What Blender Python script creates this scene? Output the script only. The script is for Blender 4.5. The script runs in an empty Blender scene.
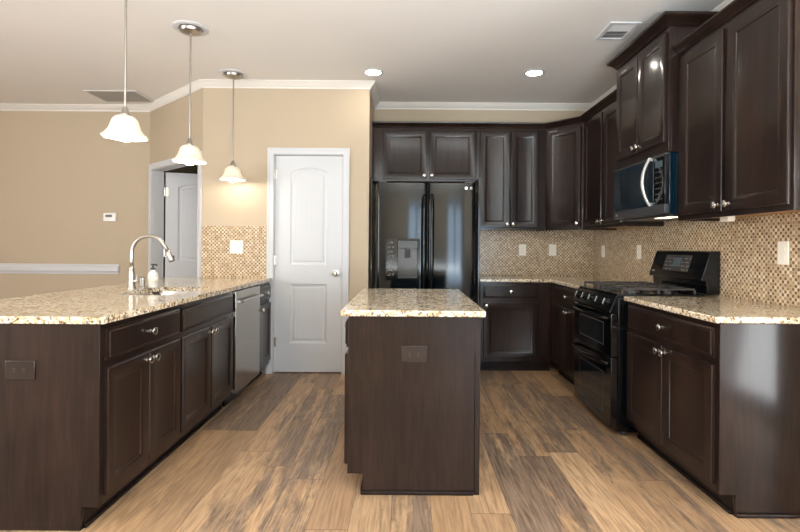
import bpy, bmesh, math, random
from mathutils import Vector, Matrix
random.seed(7)
S = bpy.context.scene
COL = S.collection
PI = math.pi

# ------------------------------------------------------------------ camera, sky, daylight, added fill light, exposure
FPX = 490.0
cam = bpy.data.cameras.new('camera'); cam.sensor_width = 36; cam.lens = FPX / 800 * 36
cam.shift_x = -6.5 / 800; cam.shift_y = -19.5 / 800
cam.clip_start = 0.05
camo = bpy.data.objects.new('camera', cam); COL.objects.link(camo)
ROLL = 0.0079
camo.matrix_world = Matrix.Translation((0, 0, 1.215)) @ Matrix.Rotation(PI / 2, 4, 'X') @ Matrix.Rotation(ROLL, 4, 'Z')
S.camera = camo

world = bpy.data.worlds.new('sky'); S.world = world; world.use_nodes = True
bg = world.node_tree.nodes['Background']
bg.inputs[0].default_value = (0.75, 0.87, 1.0, 1); bg.inputs[1].default_value = 1.2

def area(name, loc, direction, sx, sy, power, col):
    l = bpy.data.lights.new(name, 'AREA'); l.shape = 'RECTANGLE'; l.size = sx; l.size_y = sy
    l.energy = power; l.color = col
    o = bpy.data.objects.new(name, l); COL.objects.link(o); o.location = loc
    o.rotation_euler = Vector(direction).to_track_quat('-Z', 'Y').to_euler()
    return o
DAY = (0.95, 0.98, 1.0)
COOL = (0.86, 0.95, 1.0)
SKY = (0.58, 0.79, 1.0)
# daylight just outside each real window opening
area('daylight_front', (1.52, -3.9, 1.3), (0, 1, 0.55), 1.9, 2.3, 140, SKY)
area('daylight_family', (-3.85, -3.9, 1.3), (0, 1, 0.4), 1.2, 2.3, 25, SKY)
area('daylight_left', (-6.95, -0.75, 1.45), (1, 0.1, 0.35), 4.2, 2.2, 420, DAY)
# added soft fill, unseen behind the viewer, aimed up to bounce off the ceiling
area('added_bounce_fill', (0.3, -1.5, 0.75), (0, 0.001, 1), 3.0, 1.6, 520, COOL)
area('daylight_patio', (2.98, 0.74, 1.05), (-1, 0, 0.15), 1.0, 2.0, 95, DAY)

S.view_settings.view_transform = 'Standard'; S.view_settings.look = 'None'
S.view_settings.gamma = 1; S.view_settings.use_curve_mapping = False
S.view_settings.exposure = 0.04
S.cycles.use_denoising = True
S.cycles.max_bounces = 10; S.cycles.diffuse_bounces = 6; S.cycles.glossy_bounces = 5
S.cycles.sample_clamp_indirect = 6
S.cycles.caustics_reflective = False; S.cycles.caustics_refractive = False

# ------------------------------------------------------------------ materials
def srgb(r, g, b):
    f = lambda c: (c / 255 / 12.92) if c / 255 <= 0.04045 else ((c / 255 + 0.055) / 1.055) ** 2.4
    return (f(r), f(g), f(b), 1)

class NT:
    def __init__(s, name):
        s.m = bpy.data.materials.new(name); s.m.use_nodes = True
        s.t = s.m.node_tree; s.b = s.t.nodes['Principled BSDF']
    def n(s, typ, **kw):
        o = s.t.nodes.new(typ)
        for k, v in kw.items(): setattr(o, k, v)
        return o
    def l(s, a, b): s.t.links.new(a, b)
    def put(s, sock, v):
        if isinstance(v, bpy.types.NodeSocket): s.l(v, sock)
        else: sock.default_value = v
    def math(s, op, a, b=None, c=None):
        o = s.n('ShaderNodeMath', operation=op)
        s.put(o.inputs[0], a)
        if b is not None: s.put(o.inputs[1], b)
        if c is not None: s.put(o.inputs[2], c)
        return o.outputs[0]
    def mix(s, f, a, b, blend='MIX'):
        o = s.n('ShaderNodeMix', data_type='RGBA', blend_type=blend)
        s.put(o.inputs[0], f); s.put(o.inputs[6], a); s.put(o.inputs[7], b)
        return o.outputs[2]
    def ramp(s, f, stops, interp='LINEAR'):
        o = s.n('ShaderNodeValToRGB'); r = o.color_ramp; r.interpolation = interp
        while len(r.elements) < len(stops): r.elements.new(0.5)
        for e, (p, c) in zip(r.elements, stops): e.position = p; e.color = c
        s.l(f, o.inputs[0]); return o.outputs[0]
    def coord(s, scale=(1, 1, 1), rot=(0, 0, 0), space='Object'):
        tc = s.n('ShaderNodeTexCoord'); mp = s.n('ShaderNodeMapping')
        mp.inputs['Scale'].default_value = scale; mp.inputs['Rotation'].default_value = rot
        s.l(tc.outputs[space], mp.inputs[0]); return mp.outputs[0]
    def noise(s, vec, scale=5, detail=4, rough=0.5, dist=0):
        o = s.n('ShaderNodeTexNoise'); s.l(vec, o.inputs['Vector'])
        o.inputs['Scale'].default_value = scale; o.inputs['Detail'].default_value = detail
        o.inputs['Roughness'].default_value = rough; o.inputs['Distortion'].default_value = dist
        return o.outputs[0]
    def set(s, **kw):
        for k, v in kw.items(): s.put(s.b.inputs[k.replace('_', ' ')], v)
    def bump(s, h, strength=0.2, dist=0.01):
        o = s.n('ShaderNodeBump'); o.inputs['Strength'].default_value = strength; o.inputs['Distance'].default_value = dist
        s.l(h, o.inputs['Height']); s.l(o.outputs[0], s.b.inputs['Normal'])

def plain(name, col, rough=0.5, metal=0.0, coat=0.0, vary=0.04, nscale=30, spec=0.5):
    m = NT(name); v = m.noise(m.coord(), nscale, 3)
    c2 = tuple(max(0, c * (1 - vary * 3)) for c in col[:3]) + (1,)
    m.set(Base_Color=m.mix(v, col, c2), Roughness=rough, Metallic=metal, Coat_Weight=coat, Coat_Roughness=0.1)
    m.b.inputs['Specular IOR Level'].default_value = spec
    return m.m

def wood(name, c1, c2, rough=0.3, coat=0.35, scale=(30, 30, 2.0)):
    m = NT(name)
    g = m.noise(m.coord(scale), 2.2, 6, 0.62, 0.6)
    big = m.noise(m.coord((3, 3, 0.6)), 1.6, 2)
    f = m.math('MULTIPLY_ADD', big, 0.5, m.math('MULTIPLY', g, 0.5))
    col = m.ramp(f, [(0.36, c2), (0.66, c1)])
    m.set(Base_Color=col, Roughness=m.math('MULTIPLY_ADD', g, 0.12, rough - 0.06), Coat_Weight=coat, Coat_Roughness=0.12)
    m.b.inputs['Specular IOR Level'].default_value = 0.12
    m.bump(g, 0.06, 0.002)
    return m.m

def paint(name, col, rough=0.75, bump=0.05):
    m = NT(name); v = m.noise(m.coord(), 160, 3); w = m.noise(m.coord(), 1.3, 2)
    c2 = tuple(c * 0.94 for c in col[:3]) + (1,)
    m.set(Base_Color=m.mix(w, col, c2), Roughness=rough); m.b.inputs['Specular IOR Level'].default_value = 0.3
    m.bump(v, bump, 0.002)
    return m.m

def granite(name):
    m = NT(name); v = m.coord()
    wob = m.n('ShaderNodeTexNoise'); m.l(v, wob.inputs['Vector']); wob.inputs['Scale'].default_value = 40; wob.inputs['Detail'].default_value = 3
    vv = m.n('ShaderNodeVectorMath', operation='MULTIPLY_ADD'); m.l(wob.outputs['Color'], vv.inputs[0]); vv.inputs[1].default_value = (0.022, 0.022, 0.022); m.l(v, vv.inputs[2])
    def cells(scale, off):
        vo = m.n('ShaderNodeTexVoronoi'); vo.inputs['Scale'].default_value = scale
        sh = m.n('ShaderNodeVectorMath', operation='ADD'); m.l(vv.outputs[0], sh.inputs[0]); sh.inputs[1].default_value = (off, off, off)
        m.l(sh.outputs[0], vo.inputs['Vector'])
        sp = m.n('ShaderNodeSeparateColor'); m.l(vo.outputs['Color'], sp.inputs[0]); return sp.outputs[0]
    big = m.noise(v, 7, 4, 0.6, 0.8)
    c1, c2 = cells(80, 0.0), cells(135, 3.3)
    t = m.math('ADD', m.math('MULTIPLY', c1, 0.72), m.math('MULTIPLY_ADD', big, 0.7, -0.22))
    col = m.ramp(t, [(0.13, srgb(104, 86, 70)), (0.22, srgb(164, 132, 98)), (0.36, srgb(206, 182, 144)), (0.56, srgb(222, 204, 170)), (0.80, srgb(236, 228, 212))])
    dk = m.math('LESS_THAN', c2, 0.10); wt = m.math('GREATER_THAN', c2, 0.90)
    col = m.mix(m.math('MULTIPLY', dk, 0.75), col, srgb(70, 58, 50)); col = m.mix(m.math('MULTIPLY', wt, 0.7), col, srgb(243, 239, 230))
    m.set(Base_Color=col, Roughness=0.13, Coat_Weight=0.3, Coat_Roughness=0.05)
    return m.m

def mosaic(name, horiz):   # small square mosaic, horiz = world axis that runs along the wall
    m = NT(name)
    tc = m.n('ShaderNodeNewGeometry'); sp = m.n('ShaderNodeSeparateXYZ'); m.l(tc.outputs['Position'], sp.inputs[0])
    u = m.math('MULTIPLY', sp.outputs[horiz], 1 / 0.0175); w = m.math('MULTIPLY', sp.outputs['Z'], 1 / 0.0175)
    fu = m.math('FLOOR', u); fw = m.math('FLOOR', w)
    cb = m.n('ShaderNodeCombineXYZ'); m.l(fu, cb.inputs[0]); m.l(fw, cb.inputs[1])
    wn = m.n('ShaderNodeTexWhiteNoise', noise_dimensions='3D'); m.l(cb.outputs[0], wn.inputs['Vector'])
    par = m.math('MODULO', m.math('ABSOLUTE', m.math('ADD', fu, fw)), 2.0)
    light = m.ramp(wn.outputs['Value'], [(0.0, srgb(172, 147, 116)), (0.45, srgb(202, 182, 152)), (1.0, srgb(226, 212, 188))])
    dark = m.ramp(wn.outputs['Value'], [(0.0, srgb(108, 84, 62)), (0.55, srgb(136, 109, 82)), (1.0, srgb(176, 149, 118))])
    col = m.mix(par, light, dark)
    e = lambda x: m.math('ABSOLUTE', m.math('SUBTRACT', m.math('FRACT', x), 0.5))
    edge = m.math('GREATER_THAN', m.math('MAXIMUM', e(u), e(w)), 0.44)
    col = m.mix(edge, col, srgb(196, 174, 142))
    m.set(Base_Color=col, Roughness=m.math('MULTIPLY_ADD', edge, 0.4, 0.22))
    m.bump(m.math('SUBTRACT', 1.0, edge), 0.25, 0.001)
    return m.m

def planks(name):
    m = NT(name)
    tc = m.n('ShaderNodeNewGeometry'); sp = m.n('ShaderNodeSeparateXYZ'); m.l(tc.outputs['Position'], sp.inputs[0])
    W, L = 0.182, 1.45
    xs = m.math('MULTIPLY', m.math('ADD', sp.outputs['X'], 0.06), 1 / W); row = m.math('FLOOR', xs)
    h = m.n('ShaderNodeTexWhiteNoise', noise_dimensions='1D'); m.l(row, h.inputs['W'])
    ys = m.math('ADD', m.math('MULTIPLY', sp.outputs['Y'], 1 / L), m.math('MULTIPLY', h.outputs['Value'], 7.3)); idx = m.math('FLOOR', ys)
    cb = m.n('ShaderNodeCombineXYZ'); m.l(row, cb.inputs[0]); m.l(idx, cb.inputs[1])
    wn = m.n('ShaderNodeTexWhiteNoise', noise_dimensions='3D'); m.l(cb.outputs[0], wn.inputs['Vector'])
    # grain coordinates: shifted per plank, stretched along Y
    gx = m.math('MULTIPLY_ADD', wn.outputs['Value'], 40.0, sp.outputs['X'])
    def gc(k, z=0.0):
        gv = m.n('ShaderNodeCombineXYZ'); m.l(gx, gv.inputs[0]); m.l(m.math('MULTIPLY', sp.outputs['Y'], k), gv.inputs[1]); gv.inputs[2].default_value = z
        return gv.outputs[0]
    fine = m.noise(gc(0.045), 95, 5, 0.65, 0.2)
    fig = m.noise(gc(0.10, 1.7), 8, 3, 0.5, 0.4)
    ring = m.math('MULTIPLY_ADD', m.math('SINE', m.math('MULTIPLY', fig, 70.0)), 0.5, 0.5)
    streak = m.noise(gc(0.11, 4.1), 9, 4, 0.62, 0.3)
    knots = m.noise(gc(0.35, 8.2), 26, 4, 0.7, 1.2)
    sp2 = m.n('ShaderNodeSeparateColor'); m.l(wn.outputs['Color'], sp2.inputs[0]); pr = sp2.outputs[1]
    tone = m.ramp(wn.outputs['Value'], [(0.0, srgb(166, 133, 102)), (0.35, srgb(198, 161, 122)), (0.6, srgb(178, 145, 112)), (0.8, srgb(202, 167, 130)), (1.0, srgb(156, 129, 105))])
    f = m.math('ADD', m.math('MULTIPLY', ring, 0.13), m.math('MULTIPLY', fine, 0.87))
    g = m.ramp(f, [(0.36, (1, 1, 1, 1)), (0.60, (0, 0, 0, 1))])
    col = m.mix(m.math('MULTIPLY', g, 0.6), tone, srgb(118, 90, 66))
    thr = m.math('MULTIPLY_ADD', pr, 0.34, 0.0)
    dark = m.ramp(m.math('ADD', m.math('ADD', streak, thr), m.math('MULTIPLY', m.math('SUBTRACT', knots, 0.5), 0.35)), [(0.64, (0, 0, 0, 1)), (0.78, (1, 1, 1, 1))])
    gd = m.mix(m.math('MULTIPLY', g, 0.75), srgb(128, 110, 97), srgb(64, 53, 46))
    col = m.mix(m.math('MULTIPLY', dark, 0.80), col, gd)
    e = lambda x: m.math('ABSOLUTE', m.math('SUBTRACT', m.math('FRACT', x), 0.5))
    gap = m.math('MAXIMUM', m.math('GREATER_THAN', e(xs), 0.494), m.math('GREATER_THAN', e(ys), 0.4988))
    col = m.mix(m.math('MULTIPLY', gap, 0.7), col, srgb(60, 46, 36))
    m.set(Base_Color=col, Roughness=m.math('MULTIPLY_ADD', f, 0.18, 0.34)); m.b.inputs['Specular IOR Level'].default_value = 0.35
    m.bump(m.math('SUBTRACT', f, gap), 0.12, 0.002)
    return m.m

def glow(name, col, strength):
    m = NT(name); m.set(Base_Color=col, Emission_Color=col, Emission_Strength=strength); return m.m

def frosted(name):
    m = NT(name); v = m.noise(m.coord(), 22, 4, 0.6, 1.0)
    c = m.mix(v, srgb(244, 240, 232), srgb(236, 222, 200))
    tr = m.n('ShaderNodeBsdfTranslucent'); m.l(c, tr.inputs[0])
    m.set(Base_Color=c, Roughness=0.25)
    mx = m.n('ShaderNodeMixShader'); mx.inputs[0].default_value = 0.2
    m.l(m.b.outputs[0], mx.inputs[1]); m.l(tr.outputs[0], mx.inputs[2])
    m.l(mx.outputs[0], m.t.nodes['Material Output'].inputs[0]); return m.m

M = dict(
    wood=wood('espresso_wood', srgb(47, 33, 28), srgb(22, 15, 13), 0.36, 0.55),
    kick=wood('toe_kick_wood', srgb(40, 30, 26), srgb(26, 20, 18), 0.45, 0.1),
    maple=wood('maple_interior', srgb(190, 152, 112), srgb(160, 122, 86), 0.5, 0.0),
    wall=paint('beige_wall_paint', srgb(190, 174, 151)),
    ceil=paint('white_ceiling_paint', srgb(238, 236, 233), 0.85, 0.08),
    trim=paint('white_trim_paint', srgb(208, 210, 213), 0.35, 0.01),
    crown=paint('crown_white_warm_lit', srgb(228, 224, 217), 0.5, 0.01),  # same white as the trim, with the warm light there put into its colour
    granite=granite('speckled_granite'),
    tile_x=mosaic('mosaic_tile_along_x', 'X'), tile_y=mosaic('mosaic_tile_along_y', 'Y'),
    floor=planks('vinyl_plank_floor'),
    nickel=plain('brushed_nickel', srgb(222, 217, 210), 0.24, 1.0, vary=0.05),
    satin=plain('satin_nickel', srgb(186, 181, 174), 0.28, 1.0, vary=0.05),
    steel=plain('stainless_steel', srgb(186, 182, 176), 0.22, 1.0, vary=0.04, nscale=8),
    black=plain('black_gloss_enamel', srgb(10, 12, 15), 0.12, 0, 0.0, spec=0.4, vary=0),
    fridge=plain('black_gloss_fridge', srgb(8, 14, 18), 0.11, 0, 0.0, spec=0.4, vary=0),
    oven=plain('black_oven_enamel', srgb(10, 10, 12), 0.05, 0, 0.7, spec=0.6, vary=0),
    navy=plain('blue_black_gloss', srgb(7, 28, 40), 0.12, 0, 0.2, spec=0.5, vary=0),
    iron=plain('cast_iron', srgb(66, 64, 63), 0.28),
    glass=plain('dark_oven_glass', srgb(9, 22, 30), 0.04, 0, 0.6, spec=0.8, vary=0),
    grey=plain('dark_grey_plastic', srgb(62, 62, 64), 0.35),
    silver=plain('silver_plastic', srgb(205, 205, 200), 0.25, 0.6),
    ivory=plain('ivory_plastic', srgb(246, 240, 226), 0.35, vary=0.01),
    white=plain('white_plastic', srgb(236, 234, 230), 0.35),
    brownplate=plain('brown_plastic', srgb(44, 36, 33), 0.2),
    ventgrey=plain('plain_mid_grey', srgb(120, 118, 114), 0.6),  # even mid grey for vent backing, thermostat screen and dispenser icons
    ventslat=plain('vent_slat_paint', srgb(158, 154, 146), 0.5),
    bulb=glow('lit_bulb', (1.0, 0.90, 0.76, 1), 70),
    can=glow('lit_downlight', (1.0, 0.93, 0.82, 1), 46),
    hood=glow('lit_hood_lamp', (1.0, 0.74, 0.42, 1), 9),
    panelgrey=plain('display_panel_grey', srgb(66, 63, 61), 0.25, vary=0),
    led=glow('lit_display', (0.04, 0.06, 0.07, 1), 0.3),
    shade=frosted('frosted_glass'),
    soap=plain('white_soap_bottle', srgb(240, 238, 232), 0.25),
)

# ------------------------------------------------------------------ mesh helpers
class MB:
    def __init__(s): s.bm = bmesh.new()
    def box(s, x0, x1, y0, y1, z0, z1):
        v = [s.bm.verts.new((x, y, z)) for x in (x0, x1) for y in (y0, y1) for z in (z0, z1)]
        for f in ((0, 1, 3, 2), (4, 6, 7, 5), (0, 4, 5, 1), (2, 3, 7, 6), (0, 2, 6, 4), (1, 5, 7, 3)):
            s.bm.faces.new([v[i] for i in f])
        return s
    def loft(s, rings, caps=True, closed=False):
        R = [[s.bm.verts.new(p) for p in r] for r in rings]; n = len(R[0])
        prs = list(zip(R, R[1:])) + ([(R[-1], R[0])] if closed else [])
        for a, b in prs:
            for i in range(n):
                j = (i + 1) % n
                s.bm.faces.new((a[i], a[j], b[j], b[i]))
        if caps and not closed:
            s.bm.faces.new(R[0][::-1]); s.bm.faces.new(R[-1])
        return s
    def prism(s, poly, axis, a, b):
        def P(p, t):
            return {'x': (t, p[0], p[1]), 'y': (p[0], t, p[1]), 'z': (p[0], p[1], t)}[axis]
        return s.loft([[P(p, a) for p in poly], [P(p, b) for p in poly]])
    def lathe(s, prof, c=(0, 0, 0), axis='z', n=24, sc=(1, 1), wave=None, closed=False):
        rings = []
        for k, (r, t) in enumerate(prof):
            ring = []
            for i in range(n):
                a = 2 * PI * i / n; rr = max(r, 1e-4) * (1 + (wave[k] * math.cos(8 * a) if wave else 0))
                p, q = rr * math.cos(a) * sc[0], rr * math.sin(a) * sc[1]
                ring.append({'z': (c[0] + p, c[1] + q, c[2] + t), 'y': (c[0] + p, c[1] + t, c[2] + q), 'x': (c[0] + t, c[1] + p, c[2] + q)}[axis])
            rings.append(ring)
        return s.loft(rings, closed=closed)
    def tube(s, pts, r, n=10):
        pts = [Vector(p) for p in pts]; R = []
        rs = r if isinstance(r, (list, tuple)) else [r] * len(pts)
        prev = None
        for i, p in enumerate(pts):
            t = (pts[min(i + 1, len(pts) - 1)] - pts[max(i - 1, 0)]).normalized()
            if prev is None: u = t.orthogonal().normalized()
            else: u = (prev - t * prev.dot(t)).normalized()
            prev = u; w = t.cross(u)
            R.append([p + (u * math.cos(2 * PI * k / n) + w * math.sin(2 * PI * k / n)) * rs[i] for k in range(n)])
        return s.loft(R)
    def sweep(s, path, prof):     # profile points (outward, z); outward is to the right of the direction of travel
        P = [Vector((p[0], p[1])) for p in path]; rings = []
        for i, p in enumerate(P):
            d0 = (P[i] - P[i - 1]).normalized() if i else None
            d1 = (P[i + 1] - P[i]).normalized() if i < len(P) - 1 else None
            n0 = Vector((d0.y, -d0.x)) if d0 else None; n1 = Vector((d1.y, -d1.x)) if d1 else None
            if n0 is None: nn = n1
            elif n1 is None: nn = n0
            else:
                nn = (n0 + n1); nn = nn / max(1e-6, nn.length_squared) * 2
            rings.append([(p.x + nn.x * o, p.y + nn.y * o, z) for o, z in prof])
        return s.loft(rings)
    def holed(s, outer, holes, plane, a, b):  # flat plate with holes: 2d loops, plane 'z' or 'y', from a to b
        def P(p, t): return (p[0], p[1], t) if plane == 'z' else (p[0], t, p[1])
        sides = []
        for t in (a, b):
            loops, edges = [], []
            for lp in [outer] + holes:
                vs = [s.bm.verts.new(P(p, t)) for p in lp]; loops.append(vs)
                edges += [s.bm.edges.new((vs[i], vs[(i + 1) % len(vs)])) for i in range(len(vs))]
            bmesh.ops.triangle_fill(s.bm, use_beauty=True, use_dissolve=False, edges=edges)
            sides.append(loops)
        for la, lb in zip(*sides):
            for i in range(len(la)):
                j = (i + 1) % len(la); s.bm.faces.new((la[i], la[j], lb[j], lb[i]))
        return s
    def build(s, name, mat, parent=None, bevel=0.0, smooth=False, seg=2):
        bmesh.ops.recalc_face_normals(s.bm, faces=s.bm.faces[:])
        me = bpy.data.meshes.new(name); s.bm.to_mesh(me); s.bm.free()
        me.materials.append(mat)
        o = bpy.data.objects.new(name, me); COL.objects.link(o)
        if parent: o.parent = parent
        if bevel:
            b = o.modifiers.new('edge', 'BEVEL'); b.width = bevel; b.segments = seg; b.limit_method = 'ANGLE'; b.angle_limit = 0.6
        if smooth or bevel:
            for p in me.polygons: p.use_smooth = True
            if smooth != 'all': me.set_sharp_from_angle(angle=0.7)
        return o

def thing(name, label, cat, loc=(0, 0, 0), rz=0.0, group=None):
    o = bpy.data.objects.new(name, None); COL.objects.link(o); o.empty_display_size = 0.1
    o.location = loc; o.rotation_euler = (0, 0, rz); o['label'] = label; o['category'] = cat
    if group: o['group'] = group
    return o
def tag(o, label, cat, group=None):
    o['label'] = label; o['category'] = cat
    if group: o['group'] = group
    return o
def struct(o): o['kind'] = 'structure'; return o
def sroot(name, loc=(0, 0, 0), rz=0.0):
    o = bpy.data.objects.new(name, None); COL.objects.link(o); o.location = loc; o.rotation_euler = (0, 0, rz)
    o['kind'] = 'structure'; return o
def dup(root, loc, label, rz=None):
    r = root.copy(); COL.objects.link(r); r.location = loc; r['label'] = label
    if rz is not None: r.rotation_euler = (0, 0, rz)
    for ch in list(root.children):
        c = ch.copy(); COL.objects.link(c); c.parent = r
        for g in list(ch.children):
            d = g.copy(); COL.objects.link(d); d.parent = c
    return r
def text(name, body, size, mat, parent, loc, rot):
    cu = bpy.data.curves.new(name, 'FONT'); cu.body = body; cu.size = size; cu.extrude = 0.0004
    cu.align_x = 'CENTER'; cu.align_y = 'CENTER'; cu.materials.append(mat)
    tmp = bpy.data.objects.new(name, cu); COL.objects.link(tmp)
    me = bpy.data.meshes.new_from_object(tmp.evaluated_get(bpy.context.evaluated_depsgraph_get()))
    bpy.data.objects.remove(tmp); bpy.data.curves.remove(cu)
    o = bpy.data.objects.new(name, me); COL.objects.link(o); o.parent = parent; o.location = loc; o.rotation_euler = rot
    return o

# ------------------------------------------------------------------ room shell
CEIL = 2.768
RW = 2.035     # right wall
BW = 5.32      # back wall
PW = 4.65      # pantry wall
PX = -0.361    # pantry return
FW = 5.50      # far left wall
A = Vector((-2.89, FW)); B = Vector((-1.94, PW))   # diagonal wall

def wall(name, p0, p1, th, openings=(), z1=CEIL, mat=None):
    # inner face runs p0 -> p1 with the room on the right; the wall's thickness lies to the left
    p0, p1 = Vector(p0), Vector(p1); L = (p1 - p0).length; d = (p1 - p0).normalized()
    r = MB(); x = 0.0
    for (a, b, za, zb) in sorted(openings):
        if a > x: r.box(x, a, 0, th, 0, z1)
        if za > 0.001: r.box(a, b, 0, th, 0, za)
        if zb < z1: r.box(a, b, 0, th, zb, z1)
        x = b
    if x < L: r.box(x, L, 0, th, 0, z1)
    o = struct(r.build(name, mat or M['wall'])); o.location = (p0.x, p0.y, 0); o.rotation_euler = (0, 0, math.atan2(d.y, d.x))
    return o

struct(MB().box(-6.7, 3.9, -3.6, 7.6, -0.1, 0).build('floor', M['floor']))
struct(MB().box(-6.7, 3.9, -3.6, 7.6, CEIL, CEIL + 0.1).build('ceiling', M['ceil']))
wall('wall_far', (-6.6, FW), A, 0.12)
DL = (B - A).length
wall('wall_diagonal', A, B, 0.12, [(0.09, 1.205, 0, 2.045)])
DX0, DX1, DTOP = -1.262, -0.605, 2.08
wall('wall_pantry', B, (PX, PW), 0.12, [(DX0 - B.x, DX1 - B.x, 0, DTOP)])
wall('wall_pantry_return', (PX, PW + 0.001), (PX, BW), 0.12)
wall('wall_back', (PX - 0.12, BW), (RW, BW), 0.12)
wall('wall_right', (RW, BW + 0.12), (RW, 1.75), 0.12)
NX = 2.62
wall('wall_nook_back', (RW + 0.12, 1.75), (NX, 1.75), 0.12)
wall('wall_nook_right', (NX, 1.75), (NX, -3.5), 0.12, [(0.55, 1.47, 0, 2.1)])
WX = [(0.20, 1.05), (1.15, 2.0), (5.92, 7.0)]
wall('wall_front', (NX, -3.5), (-6.6, -3.5), 0.12, [(a, b_, 0.25, 2.45) for a, b_ in WX])
LWN = [(0.7, 2.0), (2.1, 3.4), (3.5, 4.8)]
wall('wall_left', (-6.6, -3.5), (-6.6, FW), 0.12, [(a, b_, 0.4, 2.5) for a, b_ in LWN])
# hall behind the diagonal wall
wall('wall_hall_left', (A.x - 0.02, FW + 0.12), (A.x - 0.02, 7.5), 0.1)
wall('wall_hall_back', (A.x, 7.4), (PX, 7.4), 0.1)
wall('wall_hall_right', (-0.75, 7.4), (-0.75, PW + 0.13), 0.1)

def window(name, p0, d, w, z0, z1, depth=0.12):
    r = sroot(name, (p0[0], p0[1], 0), math.atan2(d[1], d[0]))
    f = 0.06
    b = MB(); b.box(0, f, 0.02, 0.09, z0, z1); b.box(w - f, w, 0.02, 0.09, z0, z1); b.box(f, w - f, 0.02, 0.09, z0, z0 + f); b.box(f, w - f, 0.02, 0.09, z1 - f, z1)
    b.box(f, w - f, 0.03, 0.08, (z0 + z1) / 2 - 0.025, (z0 + z1) / 2 + 0.025)
    b.build('window_frame', M['trim'], r)
    mu = MB()
    for k in (1, 2): mu.box(w * k / 3 - 0.01, w * k / 3 + 0.01, 0.04, 0.06, z0 + f, z1 - f)
    for k in (1, 3): mu.box(f, w - f, 0.04, 0.06, z0 + (z1 - z0) * k / 4 - 0.01, z0 + (z1 - z0) * k / 4 + 0.01)
    mu.build('muntin', M['trim'], r)
for i, (x0, x1) in enumerate(WX):
    window('window_%d' % (i + 1), (NX - x0, -3.5), (-1, 0), x1 - x0, 0.25, 2.45)
for i, (y0, y1) in enumerate(LWN):
    window('window_%d' % (i + 4), (-6.6, -3.5 + y0), (0, 1), y1 - y0, 0.4, 2.5)
r = sroot('door_3', (NX, 1.20, 0), -PI / 2)
b = MB()
for x0, x1 in ((0, 0.07), (0.85, 0.92)): b.box(x0, x1, 0.02, 0.09, 0, 2.1)
b.box(0.07, 0.85, 0.02, 0.09, 2.02, 2.1); b.box(0.07, 0.85, 0.02, 0.09, 0, 0.1)
b.build('patio_door_frame', M['trim'], r)

# ceiling crown, baseboards, casings, chair rail
CROWN = [(0.0, CEIL), (0.056, CEIL), (0.056, CEIL - 0.008), (0.048, CEIL - 0.013), (0.038, CEIL - 0.029), (0.022, CEIL - 0.045), (0.010, CEIL - 0.053), (0.009, CEIL - 0.066), (0.0, CEIL - 0.066)]
struct(MB().sweep([(-6.6, FW), A, B, (PX, PW), (PX, BW), (RW, BW), (RW, 1.75)], CROWN).build('trim_1', M['crown'], smooth=True))
BASE = [(0, 0), (0.014, 0), (0.014, 0.09), (0.010, 0.105), (0.004, 0.115), (0, 0.115)]
struct(MB().sweep([(-6.6, FW), A], BASE).build('baseboard_far', M['trim']))
struct(MB().sweep([(DX1 + 0.062, PW), (PX, PW), (PX, BW - 0.02)], BASE).build('baseboard_pantry', M['trim']))
struct(MB().sweep([(-6.6, FW), (-3.22, FW)], [(0, 0.875), (0.012, 0.880), (0.014, 0.90), (0.028, 0.915), (0.030, 0.955), (0.014, 0.972), (0.012, 0.985), (0, 0.99)]).build('trim_2', M['trim'], smooth=True))

def casing(name, p0, d, x0, x1, zt, w=0.062):
    # flat door casing with a stepped profile, standing in front of a wall whose room side is -y
    rt = MB()
    for a, b in ((x0 - w, x0), (x1, x1 + w)):
        rt.box(a, b, -0.016, 0, 0, zt + w)
        o = a if a < x0 else b - 0.02
        rt.box(o, o + 0.02, -0.021, -0.015, 0, zt + w)
    rt.box(x0, x1, -0.016, 0, zt, zt + w); rt.box(x0 - w + 0.02, x1 + w - 0.02, -0.021, -0.015, zt + w - 0.02, zt + w)
    for a, b in ((x0, x0 + 0.006), (x1 - 0.006, x1)): rt.box(a, b, 0, 0.12, 0, zt)
    rt.box(x0, x1, 0, 0.12, zt - 0.006, zt)
    o = struct(rt.build(name, M['trim'], bevel=0.002)); o.location = (p0[0], p0[1], 0); o.rotation_euler = (0, 0, math.atan2(d[1], d[0]))
dd = (B - A).normalized()
casing('trim_3', A, dd, 0.09, 1.205, 2.045)
casing('trim_4', (0, PW), (1, 0), DX0, DX1, DTOP, 0.060)

def rect(x0, x1, z0, z1): return [(x0, z0), (x1, z0), (x1, z1), (x0, z1)]
def panel_rings(mb, poly, y0, steps):
    xs = [p[0] for p in poly]; zs = [p[1] for p in poly]
    cx, cz = (min(xs) + max(xs)) / 2, (min(zs) + max(zs)) / 2; hx, hz = (max(xs) - min(xs)) / 2, (max(zs) - min(zs)) / 2
    rings = [[(cx + (x - cx) * (hx - i) / hx, y0 + y, cz + (z - cz) * (hz - i) / hz) for x, z in poly] for i, y in steps]
    R = [[mb.bm.verts.new(p) for p in r] for r in rings]
    for a, b in zip(R, R[1:]):
        for i in range(len(a)):
            j = (i + 1) % len(a); mb.bm.faces.new((a[i], a[j], b[j], b[i]))
    mb.bm.faces.new(R[-1])
def arch(x0, x1, z0, z1, rise, n=10):
    pts = [(x0, z0), (x1, z0)]
    for k in range(n + 1):
        t = k / n; pts.append((x1 + (x0 - x1) * t, z1 + rise * (1 - (2 * t - 1) ** 2)))
    return pts
def knob_round(name, parent, x, z, y=0.0, mat='nickel', R=0.027):
    MB().lathe([(0.032, 0), (0.032, -0.006), (0.012, -0.010), (0.011, -0.03), (0.020, -0.036), (R, -0.048), (R, -0.058), (0.016, -0.068), (0.0, -0.069)], (x, y, z), 'y').build(name, M[mat], parent, smooth=True)

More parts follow.
